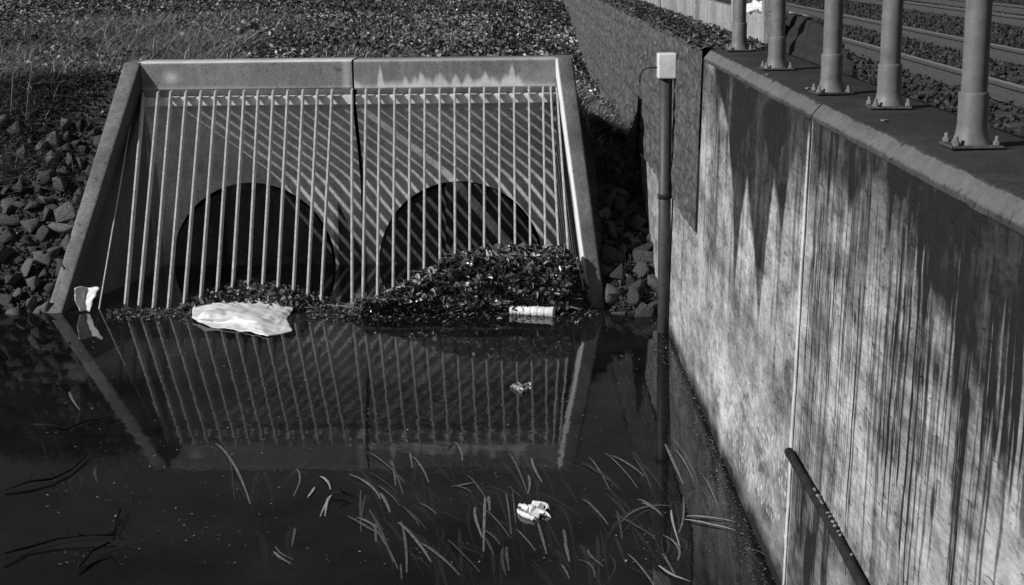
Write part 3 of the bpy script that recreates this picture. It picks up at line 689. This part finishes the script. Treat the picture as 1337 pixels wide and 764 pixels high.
# low leafy cover behind the headwall
n = 90000
x = rng.uniform(-9, .98, n); y = 10.75+17*rng.random(n)**1.35
cl = clumpy(x, y, 1.6); z = hland(x, y)+np.maximum(cl-.42, 0)*.35*rng.random(n)+.01
keep = ((x < .45) | (y > 12) | (rng.random(n) < .35)) & (rng.random(n) < .35+1.3*np.clip(cl-.25, 0, 1))
x, y, z, cl = x[keep], y[keep], z[keep], cl[keep]; n = len(x)
tone = np.clip(rng.lognormal(-2.1, .62, n), .015, .6)*np.where((x > .1) & (y < 22), 2.4, 1)*(.35+2.4*np.clip(clumpy(x+3, y+8, .8)-.28, 0, 1))  # leaves towards the wall coloured lighter to lift the shade there
leaves('ground_cover', np.stack([x, y, z], 1), .75, rng.uniform(.02, .05, n)*(1+(y-10.7)*.03), MT['leaf'], tone, 'low dark leafy ground cover with bright specks behind the culvert', 'ground cover', seed=5)
# dead grass left and behind-left
n = 95000
x = rng.uniform(-9, -3.0, n); x = np.where(rng.random(n) < .65, rng.uniform(-4.8, -2.86, n), x); y = rng.uniform(10.25, 19, n); y = np.where(rng.random(n) < .6, rng.uniform(10.0, 12.8, n), y); x = np.where(y > 11, x+.8*rng.random(n), x)
wl = clumpy(x+9, y, 1.3); keep = rng.random(n) < np.clip(4.5*(wl-.42), .05, 1); x, y, wl = x[keep], y[keep], wl[keep]; n = len(x)
blades('dry_grass', np.stack([x, y, hland(x, y)], 1), rng.uniform(.08, .34, n), rng.uniform(.003, .008, n), 1.05, MT['grass'], np.clip(rng.lognormal(-2.15, .75, n), .015, .6)*(.2+1.6*wl), 'tangled dead grass on the bank left of the culvert', 'grass', seed=6, wind=(.0, -.05))
n = 30000
x = rng.uniform(-5.4, -2.4, n); y = rng.uniform(10.3, 17, n); x = np.where(y < 10.9, np.minimum(x, -2.95), x); wl = clumpy(x+2, y+1, 1.1); keep = rng.random(n) < np.clip(3*(wl-.45), .03, 1); x, y = x[keep], y[keep]; n = len(x)
blades('scrub', np.stack([x, y, hland(x, y)+.05*rng.random(n)], 1), rng.uniform(.25, .60, n), rng.uniform(.002, .005, n), 1.15, MT['grass'], np.clip(rng.lognormal(-1.9, .7, n), .02, .5), 'long tangled dead stems and bramble on the upper left bank', 'scrub', seed=16, segs=5, wind=(.0, -.05))
n = 60000
x = rng.uniform(-3.3, .9, n); y = rng.uniform(10.8, 22, n); wl = clumpy(x+4, y+4, .9); keep = rng.random(n) < np.clip(3*(wl-.45), .1, 1); x, y = x[keep], y[keep]; n = len(x)
blades('sparse_grass', np.stack([x, y, hland(x, y)], 1), rng.uniform(.04, .14, n), rng.uniform(.004, .008, n), .9, MT['grass'], np.clip(rng.lognormal(-1.7, .7, n), .02, .6), 'short sparse grass behind the culvert parapet', 'grass', seed=7)
# low growth on the slopes beside the culvert, between stones
n = 24000
y = rng.uniform(8.95, 11.8, n); x = np.where(rng.random(n) < .75, rng.uniform(-4.8, -3.08+.27*np.clip((y-9.2)/1.2, 0, 1), n), rng.uniform(.62, .96, n))
z = hland(x, y)+.02*rng.random(n); k_ = z > .0; x, y, z = x[k_], y[k_], z[k_]; n = len(x)
leaves('bank_litter', np.stack([x, y, z], 1), .8, rng.uniform(.015, .04, n), MT['leaf'], np.clip(rng.lognormal(-3.1, .6, n), .01, .3), 'dark leaf litter lodged among the bank stones', 'leaf litter', seed=8)
n = 9000
x = rng.uniform(.48, .95, n); y = rng.uniform(10.6, 14, n)
blades('wall_foot_grass', np.stack([x, y, hland(x, y)], 1), rng.uniform(.05, .2, n), rng.uniform(.004, .008, n), .9, MT['grass'], np.clip(rng.lognormal(-1.5, .6, n), .03, .7), 'rough grass at the foot of the textured wall', 'grass', seed=9)
n = 9000
x = rng.uniform(.97, 1.34, n); y = 7.45+16*rng.random(n)**1.2
leaves('verge_litter', np.stack([x, y, 1.75+.03*rng.random(n)], 1), .8, rng.uniform(.012, .035, n), MT['leaf'], np.clip(rng.lognormal(-2.9, .6, n), .01, .3), 'dark litter and weeds on the verge below the concrete panels', 'leaf litter', seed=10)
# two dry stems standing at the left
for k, (pp, lab) in enumerate((([(15, 205), (14, 150), (17, 95), (24, 80)], 'pale dry stem standing upright at the far left of the bank'), ([(24, 202), (33, 165), (37, 120), (40, 95)], 'pale dry stem leaning right, beside the upright stem'))):
    pts = [aty(a, b, 10.35) for a, b in pp]; pts[0][2] -= .05
    tag(MB().tube(pts, [.004, .0035, .003, .0015], 6).build('dry_stem', MT['stem'], smooth=True), lab, 'stem')

# ------------------------------------------------------------------ debris caught on the screens
def mound_height(px):
    a = [(440, 404), (470, 396), (500, 386), (530, 370), (560, 350), (590, 335), (625, 324), (680, 320), (730, 322), (752, 335), (762, 365), (772, 404)]
    return np.interp(px, [q[0] for q in a], [q[1] for q in a])
def on_screen(px, t, off):       # t: 0 water line .. 1 crest, lying on the plane of the bars, off metres in front
    hy = float(mound_height(px)); py = 404+(hy-404)*t
    d = ray(px, py); zs = (404-py)/1900*9.4*1.25
    k = V_T/Z_T                  # plane v = k z
    # intersect with plane  e2.(p-O) - k z = -off
    n3 = np.array([e2[0], e2[1], -k]); s_ = (-off-(n3@np.array([C[0]-O[0], C[1]-O[1], C[2]])))/(n3@d); return C+s_*d
V, Fc = grid(60, 16, lambda a, b: on_screen(440+332*a, b*.97, (.05+.10*math.sin(b*PI)+.17*float(fbm(a*15, b*6, 4)))*min(1, 8*a, 8*(1-a)+.2)+.02))
V = np.array(V); V[:60, 2] = -.1
mdb = thing('debris_mound', 'large dark heap of wet leaves and rubbish piled against the right screen', 'debris heap')
raw('heap', V, Fc, MT['soil'], mdb, smooth=True)
P = []; tn = []; sz = []
r = random.Random(5)
for k in range(19000):
    a = r.random()**.85; px = 446+322*a; b = r.random(); off = .09+.10*math.sin(b*PI)+.17*float(fbm(a*15, b*6, 4))+r.uniform(-.02, .035)
    off *= min(1, 8*a+.2, 8*(1-a)+.3); p = on_screen(px, b*1.0, off); P.append(p); sz.append(r.uniform(.006, .022)+.05*r.random()**7); tn.append(min(.6, r.lognormvariate(-3.2, 1.1))*(.35+1.5*float(fbm(a*16, b*6+3))))
leaves('leaf_litter', np.array(P), 1.0, np.array(sz), MT['wetleaf'], np.array(tn), None, None, .7, parent=mdb, seed=20)
P = []; sz = []; tn = []
for k in range(900):
    a = r.random()**.8; b = r.random(); off = (.12+.10*math.sin(b*PI)+.17*float(fbm(a*15, b*6, 4)))*min(1, 8*a+.2, 8*(1-a)+.3)
    P.append(on_screen(448+318*a, b, off)); sz.append(r.uniform(.03, .075)); tn.append(min(.5, r.lognormvariate(-3.0, .9)))
MT['glossleaf'] = plain('glossy_wet_leaf', .7, 1.2, 30, .25, 0, .3, True, spec=.6)
leaves('wet_leaves', np.array(P), 1.1, np.array(sz), MT['glossleaf'], np.array(tn), None, None, .5, parent=mdb, seed=27)
tw = MB()
for k in range(420):
    px = r.uniform(455, 748); b = r.random()*.95; p = Vector(on_screen(px, b, .21)); d = Vector((r.gauss(0, 1), r.gauss(0, .25), r.gauss(0, .5))).normalized()*r.uniform(.02, .09 if px > 700 else .13)
    tw.tube([p-d, p+Vector((0, -.01, .01)), p+d], [.0016, .002, .001], 4)
o = tw.build('twigs', MT['stem'], mdb); tag(o, kind='stuff')
arc = MB(); arc.tube([on_screen(728, .95, .16), on_screen(738, 1.04, .17), on_screen(748, 1.02, .17), on_screen(757, .90, .17), on_screen(762, .65, .17)], .006, 8); arc.build('bent_stem', MT['stem'], mdb, smooth=True)
# small rubbish pieces in the heap
for k in range(26):
    px = r.uniform(560, 750); b = r.uniform(.1, .9); p = on_screen(px, b, .23)
    s = r.uniform(.025, .06); V, Fc = grid(6, 5, lambda a, c: (p[0]+(a-.5)*s*1.4, p[1]+(c-.5)*s*.5+.01*math.sin(a*7), p[2]+(c-.5)*s+.012*math.sin(a*9+c*5)))
    raw('litter_scrap', V, Fc, MT['stem'] if k % 5 == 0 else MT['steel_dk'], mdb, smooth=True)
# left heap
ml = thing('debris_mound', 'low strip of dark leaf litter behind the white sack at the left screen', 'debris heap')
P = []; tn = []; sz = []
for k in range(2600):
    a = r.random(); px = 235+205*a; hh = 34*math.sin(PI*min(1, a*1.05))**.6*(.55+.5*float(fbm(a*9, .3))); base = atz(px, 402-r.uniform(-4, 8), 0); z = r.random()*hh/200*math.sin(PI*a)**.3
    P.append((base[0], base[1]-.02+z*.8, z+.005)); sz.append(r.uniform(.015, .05)); tn.append(min(.6, r.lognormvariate(-2.8, .9)))
leaves('leaf_litter', np.array(P), 1.0, np.array(sz), MT['wetleaf'], np.array(tn), None, None, .7, parent=ml, seed=21)
V, Fc = grid(30, 8, lambda a, b: (lambda q: (q[0], q[1]+.16*b, .10*math.sin(PI*a)**.6*math.sin(PI*min(1, b*1.2)*.6)-.03))(atz(238+195*a, 404, 0)))
raw('heap', V, Fc, MT['soil'], ml, smooth=True)
tw = MB()
for k in range(36):
    px = r.uniform(250, 430); p = Vector(atz(px, r.uniform(385, 402), .03)); d = Vector((r.gauss(0, 1), r.gauss(0, .5), r.gauss(0, .25))).normalized()*r.uniform(.03, .10)
    tw.tube([p-d, p, p+d], [.003, .003, .0015], 5)
tag(tw.build('twigs', MT['stem'], ml), kind='stuff')
# thin line of floating litter along both screens
n = 4200; P = []
for k in range(n): px = r.choice([r.uniform(140, 262), r.uniform(400, 470), r.uniform(450, 780)]); q = atz(px, 404+abs(r.gauss(0, 7)), 0); P.append((q[0], q[1], .004+.01*r.random()))
leaves('floating_litter', np.array(P), .35, rng.uniform(.004, .022, n)+.02*rng.random(n)**8, MT['wetleaf'], np.clip(rng.lognormal(-3.0, .8, n), .01, .4), 'line of small floating leaf litter along the foot of the screens', 'leaf litter', seed=22)

n = 5200
px_ = rng.uniform(60, 1000, n); py_ = 408+330*rng.random(n)**2.2; P = []
for a, b in zip(px_, py_):
    q = atz(a, b, 0)
    if q[0] < .93 and fbm(q[0]*1.4+5, q[1]*2.2) > .46: P.append((q[0], q[1], .003))
for k in range(900): P.append((.945-abs(rng.normal(0, .06)), rng.uniform(4.6, 8.9), .003))
leaves('floating_specks', np.array(P), .15, rng.uniform(.003, .009, len(P))+.012*rng.random(len(P))**10, MT['wetleaf'], np.clip(rng.lognormal(-2.3, .6, len(P)), .02, .5), 'fine floating seeds and specks drifting on the dark water', 'floating specks', seed=24)
# white sack: folded, crumpled sheet
def sack():
    c = {'A': (336, 412, .012), 'B': (345, 326, .02), 'C': (530, 298, .045), 'D': (775, 268, .060), 'E': (978, 328, .022), 'F': (880, 400, .022), 'c1': (400, 412, .034), 'c2': (600, 410, .040), 'c3': (745, 436, .030),
         'g1': (425, 426, .012), 'g2': (600, 430, .016), 'H': (700, 495, .006), 'I': (450, 462, .006), 'P': (810, 525, .003), 'Q': (966, 488, .003), 'R': (930, 410, .006), 'm': (690, 350, .036), 'n': (500, 350, .045)}
    K = list(c); V = [Vector(atz(180+a/4.775, 330+b/4.775, z)) for a, b, z in c.values()]
    Fn = ['A c1 n B', 'B n C', 'C n m D', 'n c1 c2 m', 'D m E', 'm F E', 'm c2 F', 'c2 c3 F', 'c1 g1 g2 c2', 'c2 g2 c3', 'A g1 c1', 'A I g1', 'g1 I g2', 'g2 I H c3', 'c3 H P', 'c3 P R', 'c3 R F', 'R P Q', 'F R E']
    bm = bmesh.new(); vs = [bm.verts.new(v) for v in V]
    for f in Fn: bm.faces.new([vs[K.index(k)] for k in f.split()])
    bmesh.ops.recalc_face_normals(bm, faces=bm.faces[:])
    bmesh.ops.triangulate(bm, faces=bm.faces[:])
    for _ in range(4): bmesh.ops.subdivide_edges(bm, edges=bm.edges[:], cuts=1, use_grid_fill=True, smooth=.25 if _ < 2 else 0)
    for v in bm.verts:
        p = v.co; n1 = float(fbm(p.x*12+3, p.y*12, 3))-.5; n2 = abs(float(fbm(p.x*16+9, p.y*22+p.x*9, 1))-.5)
        p.z = max(.003, p.z+.016*n1-.016*n2+.006); p.x += .01*(float(fbm(p.y*25, p.x*25, 2))-.5)
    me = bpy.data.meshes.new('plastic_sack'); bm.to_mesh(me); bm.free(); me.materials.append(MT['sack'])
    o = bpy.data.objects.new('plastic_sack', me); COL.objects.link(o); me.polygons.foreach_set('use_smooth', [True]*len(me.polygons))
    sm = o.modifiers.new('s', 'SOLIDIFY'); sm.thickness = .003
    tag(o, 'crumpled white plastic sack floating against the left screen', 'plastic sack')
sack()
# white tube
tb = thing('plastic_tube', 'short white ribbed plastic tube floating at the foot of the debris heap', 'tube')
A, B = Vector(atz(668, 405, .022)), Vector(atz(722, 408, .022)); d = (B-A)
m_ = MB(); pts = []; rs = []
for k in range(25):
    t = k/24; pts.append(A+d*t); rs.append(.034-(.003 if k % 4 == 0 else 0))
m_.tube(pts, rs, 20); m_.build('tube_wall', MT['plastic'], tb, smooth=False)
m_ = MB(); m_.tube([A-d*.02, A+d*.05], .037, 20); m_.build('end_rim', MT['plastic'], tb); m_ = MB(); m_.tube([B-d*.05, B+d*.02], .037, 20); m_.build('end_rim', MT['plastic'], tb)
# bent white strip at the left wing
def stripf(a, b):
    top = aty(98+34*a, 375+2*abs(a-.5), 9.25); bot = aty(104+14*a, 407, 9.25); c = top+(bot-top)*b
    c[0] += -.012*math.sin(b*PI)*(1 if a < .5 else 1.0); c[1] += -.09*abs(a-.45)*(1-b*.4)+.03+.02*(float(fbm(a*5, b*6))-.5); c[0] += .016*(float(fbm(b*6+3, a*4))-.5); c[2] += .008*math.sin(a*9)*(1-b); return tuple(c)
V, Fc = grid(17, 14, stripf)
o = raw('plastic_strip', V, Fc, MT['plastic'], smooth=False); sm = o.modifiers.new('s', 'SOLIDIFY'); sm.thickness = .004
tag(o, 'bent white plastic scrap standing in the water by the left wing wall', 'plastic scrap')
rag('plastic_wrapper', *(atz(697, 669, 0)[:2]), .006, .10, .13, .014, 9, 'small crumpled pale wrapper floating among the weeds', 'wrapper')
rag('plastic_scrap', *(atz(208, 411, 0)[:2]), .006, .12, .05, .012, 13, 'small pale scrap of film floating left of the sack', 'plastic scrap', 'sleeper')
rag('floating_leaf', *(atz(680, 508, 0)[:2]), .004, .07, .10, .01, 15, 'dull pale leaf floating in front of the debris heap', 'leaf', 'steel_dk')

# ------------------------------------------------------------------ gauge post
gp = thing('marker_post', 'dark upright pole with white square cap standing in the water beside the wall', 'post')
bx0, by0 = .875, 8.55
def gz(py): return float(aty(868, py, by0)[2])
gx = lambda z: float(aty(868, 250, by0)[0])
X0 = gx(0)
MB().tube([(X0, by0, -.6), (X0, by0, gz(75))], .037, 20).build('pole', MT['darkplastic'], gp, smooth=True)
zc = (gz(69)+gz(102))/2; cap = MB(); cap.box((X0+.003, by0-.01, zc), (.108, .10, gz(69)-gz(102))); co_ = cap.build('cap', MT['plastic'], gp, bevel=.008)
MB().tube([(X0, by0, gz(259)), (X0, by0, gz(253))], .042, 20).build('strap', MT['iron'], gp, smooth=True)
MB().box((X0+.065, by0+.01, gz(256)), (.06, .02, .02)).build('bracket', MT['iron'], gp)
MB().tube([(X0+.088, by0+.03, gz(88)), (X0+.088, by0+.03, gz(250)), (X0+.062, by0+.02, gz(262)), (X0+.060, by0+.02, -.3)], .009, 8).build('conduit', MT['iron'], gp, smooth=True)
MB().box((X0+.078, by0+.0, gz(90)), (.03, .03, .045)).build('clip', MT['plastic'], gp, bevel=.003)
MB().tube([(X0-.05, by0, gz(88)), (X0-.10, by0, gz(88.5)), (X0-.135, by0, gz(91)), (X0-.15, by0, gz(97)), (X0-.152, by0, gz(108))], .0045, 6).build('wire', MT['iron'], gp, smooth=True)
# thin dark cone rising from the ground behind
sp_ = aty(833, 190, 10.7); tp_ = aty(834, 125, 10.7)
tag(MB().tube([sp_-np.array([0, 0, .1]), sp_, tp_], [.022, .020, .003], 8).build('dark_spike', MT['iron'], smooth=True), 'thin dark pointed spike at the foot of the textured wall', 'spike')

# ------------------------------------------------------------------ reeds and twigs in the water
reeds = []
def c8(l): return [(430+a/2.907, 504+b/2.907) for a, b in l]
def c7(l): return [(a/2.907, 504+b/2.907) for a, b in l]
def c9(l): return [(800+a/2.49, 480+b/2.49) for a, b in l]
for l in ([(405, 215), (455, 300), (470, 345)], [(480, 215), (500, 290)], [(560, 225), (540, 310), (575, 410)], [(150, 290), (280, 370)], [(90, 340), (170, 390), (190, 440)], [(190, 295), (290, 360), (345, 425)], [(210, 385), (240, 500), (270, 605)], [(95, 505), (250, 600)], [(410, 325), (480, 375), (525, 430)], [(400, 470), (510, 515)], [(555, 465), (595, 595)], [(600, 535), (645, 590), (665, 655)], [(610, 380), (680, 415)], [(685, 380), (745, 430)], [(750, 290), (790, 340), (855, 380)], [(800, 305), (835, 360), (850, 420)], [(755, 340), (748, 415)], [(830, 520), (865, 590), (895, 650)], [(850, 455), (905, 500), (925, 640)], [(460, 590), (530, 660), (590, 720)], [(300, 540), (360, 600), (405, 660)], [(280, 630), (375, 690)], [(950, 660), (995, 735)], [(1030, 650), (1015, 725)], [(1245, 455), (1120, 490), (1070, 570)], [(1275, 570), (1300, 670)], [(325, 290), (350, 340), (360, 410)], [(535, 200), (520, 300)], [(470, 380), (545, 405)], [(500, 590), (600, 640)], [(860, 620), (910, 690)], [(660, 620), (680, 730)], [(410, 540), (415, 590)], [(200, 480), (245, 495)]): reeds.append(c8(l))
for l in ([(830, 230), (910, 340), (960, 500)], [(870, 350), (910, 430)], [(985, 560), (1000, 715)], [(1050, 610), (1135, 660)], [(1000, 320), (1030, 460)], [(1115, 315), (1040, 400)], [(365, 310), (375, 370)], [(290, 340), (292, 400)], [(265, 30), (275, 150)], [(1120, 540), (1105, 620)]): reeds.append(c7(l))
bright = []
for l in ([(1215, 340), (1255, 400)], [(1258, 410), (1235, 450), (1203, 512)], [(1195, 380), (1160, 420)], [(1245, 420), (1232, 500)]): bright.append(c7(l))
for l in ([(190, 460), (200, 520), (235, 620)], [(240, 480), (330, 487), (440, 502)], [(235, 490), (340, 512), (430, 530)], [(150, 640), (280, 690)]): bright.append(c9(l))
for l in ([(440, 590), (500, 660)], [(290, 400), (310, 470)], [(300, 360), (350, 480)], [(160, 560), (185, 640)], [(140, 445), (60, 470), (5, 530)], [(205, 270), (270, 390)], [(270, 400), (225, 470)], [(205, 450), (215, 560), (190, 600)]): reeds.append(c9(l))
r = random.Random(9)
for k in range(80):
    x = r.uniform(455, 850); y = r.uniform(590, 745); a = r.gauss(.95, .4); l = r.uniform(20, 75); reeds.append([(x, y), (x+l*.5*math.cos(a), y+l*.5*math.sin(a)), (x+l*math.cos(a)*.9, y+l*math.sin(a)*1.1)])
MT['reed_dim'] = plain('sunken_reed', .98, .6, 60, .6, rnd=(.35, 1.0)); MT['reed_lit'] = plain('floating_reed', .5, .16, 60, .5)
def reed(pts, z, wd, m, lab, grp):
    P = [Vector(atz(a, b, z)) for a, b in pts]
    if len(P) == 2: P.insert(1, (P[0]+P[1])/2+Vector((r.gauss(0, .018), r.gauss(0, .015), 0)))
    if z < .006: P[2] = P[1]+(P[2]-P[1])*1.5; P[0] = P[1]+(P[0]-P[1])*1.15
    Q = []
    for k in range(13):
        t = k/12; Q.append(P[0]*(1-t)**2+(P[1]*2-(P[0]+P[2])/2)*2*t*(1-t)+P[2]*t*t)
    V = []
    for k, p in enumerate(Q):
        a = Q[max(0, k-1)]; b = Q[min(12, k+1)]; d = (b-a).normalized(); s = Vector((-d.y, d.x, 0)); w_ = wd*1.25*math.sin(PI*(.08+.88*k/12))**.8*(1-.8*k/12)
        zz = Vector((0, 0, -.004*abs(k/12-.5) if z < 0 else .001*math.sin(k)-.014*(k/12-.35)**2*2.4))
        V += [p-s*w_/2+zz, p+zz+Vector((0, 0, (.10 if z > 0 else .02)*w_)), p+s*w_/2+zz]
    Fc = [(3*k+j, 3*k+j+1, 3*k+j+4, 3*k+j+3) for k in range(12) for j in (0, 1)]
    o = raw('reed_blade', V, Fc, MT[m], smooth=True); tag(o, lab, 'reed', grp)
r2 = random.Random(31); base_ = list(reeds)
for l in base_:
    for q in range(r2.choice((0, 1, 1, 2))):
        if len(reeds) > 235: break
        ox, oy, rt_ = r2.gauss(0, 7), r2.gauss(0, 6), r2.gauss(0, .22); x0, y0 = l[0]; k_ = r2.uniform(.6, 1.3)
        m2_ = []
        for i_, (a, b) in enumerate(l):
            dx_, dy_ = (a-x0)*k_, (b-y0)*k_; m2_.append((x0+ox+dx_*math.cos(rt_)-dy_*math.sin(rt_), y0+oy+dx_*math.sin(rt_)+dy_*math.cos(rt_)))
        reeds.append(m2_)
MT['reed_mid'] = plain('wet_reed', .22, .05, 60, .55, rnd=(.25, 1.25))
for k, l in enumerate(reeds):
  if k % 3 == 1: reed(l, .0045, r.uniform(.008, .017), 'reed_mid', 'dull wet reed blade lying flat at the water surface', 'wet surface reed blades')
  else: reed(l, (-.003, -.012, -.022, -.006)[k % 4], r.uniform(.009, .021), 'reed_dim', 'thin sunken reed blade trailing just under the water surface', 'sunken reed blades')
for k, l in enumerate(bright): reed(l, .008, r.uniform(.010, .016), 'reed_lit', 'pale reed blade lying on the water surface', 'floating reed blades')
tl = ['dark knobbly twig floating at the upper left of the open water', 'long dark twig floating near the left frame edge', 'long thin dark twig low at the left of the water', 'short dark twig below the long thin one', 'stubby dark twig floating left of the weeds', 'dark tangled stem floating beside the bright reed tuft']
for k, l in enumerate(([(130, 160), (190, 157), (250, 165), (330, 140), (390, 125), (430, 132)], [(20, 392), (110, 372), (200, 355), (270, 320), (330, 265)], [(15, 650), (110, 615), (220, 590), (340, 578), (440, 577)], [(300, 690), (350, 640), (420, 610)], [(455, 480), (440, 520), (430, 560)], [(1262, 412), (1300, 408), (1330, 420)])):
    P = [Vector(atz(a, b, .012))+Vector((0, 0, r.uniform(0, .02))) for a, b in c7(l)]
    m_ = MB(); m_.tube(P, [.007-.004*i/len(P) for i in range(len(P))], 6)
    for q in range(3):
        i = r.randrange(len(P)-1); p = P[i].lerp(P[i+1], r.random()); m_.tube([p, p+Vector((r.uniform(-.05, .05), r.uniform(-.06, .06), r.uniform(.0, .04)))], [.003, .001], 5)
    tag(m_.build('twig', MT['twig'], smooth=True), tl[k], 'twig')

S.cycles.use_denoising = True
S.cycles.max_bounces = 6; S.cycles.transparent_max_bounces = 12
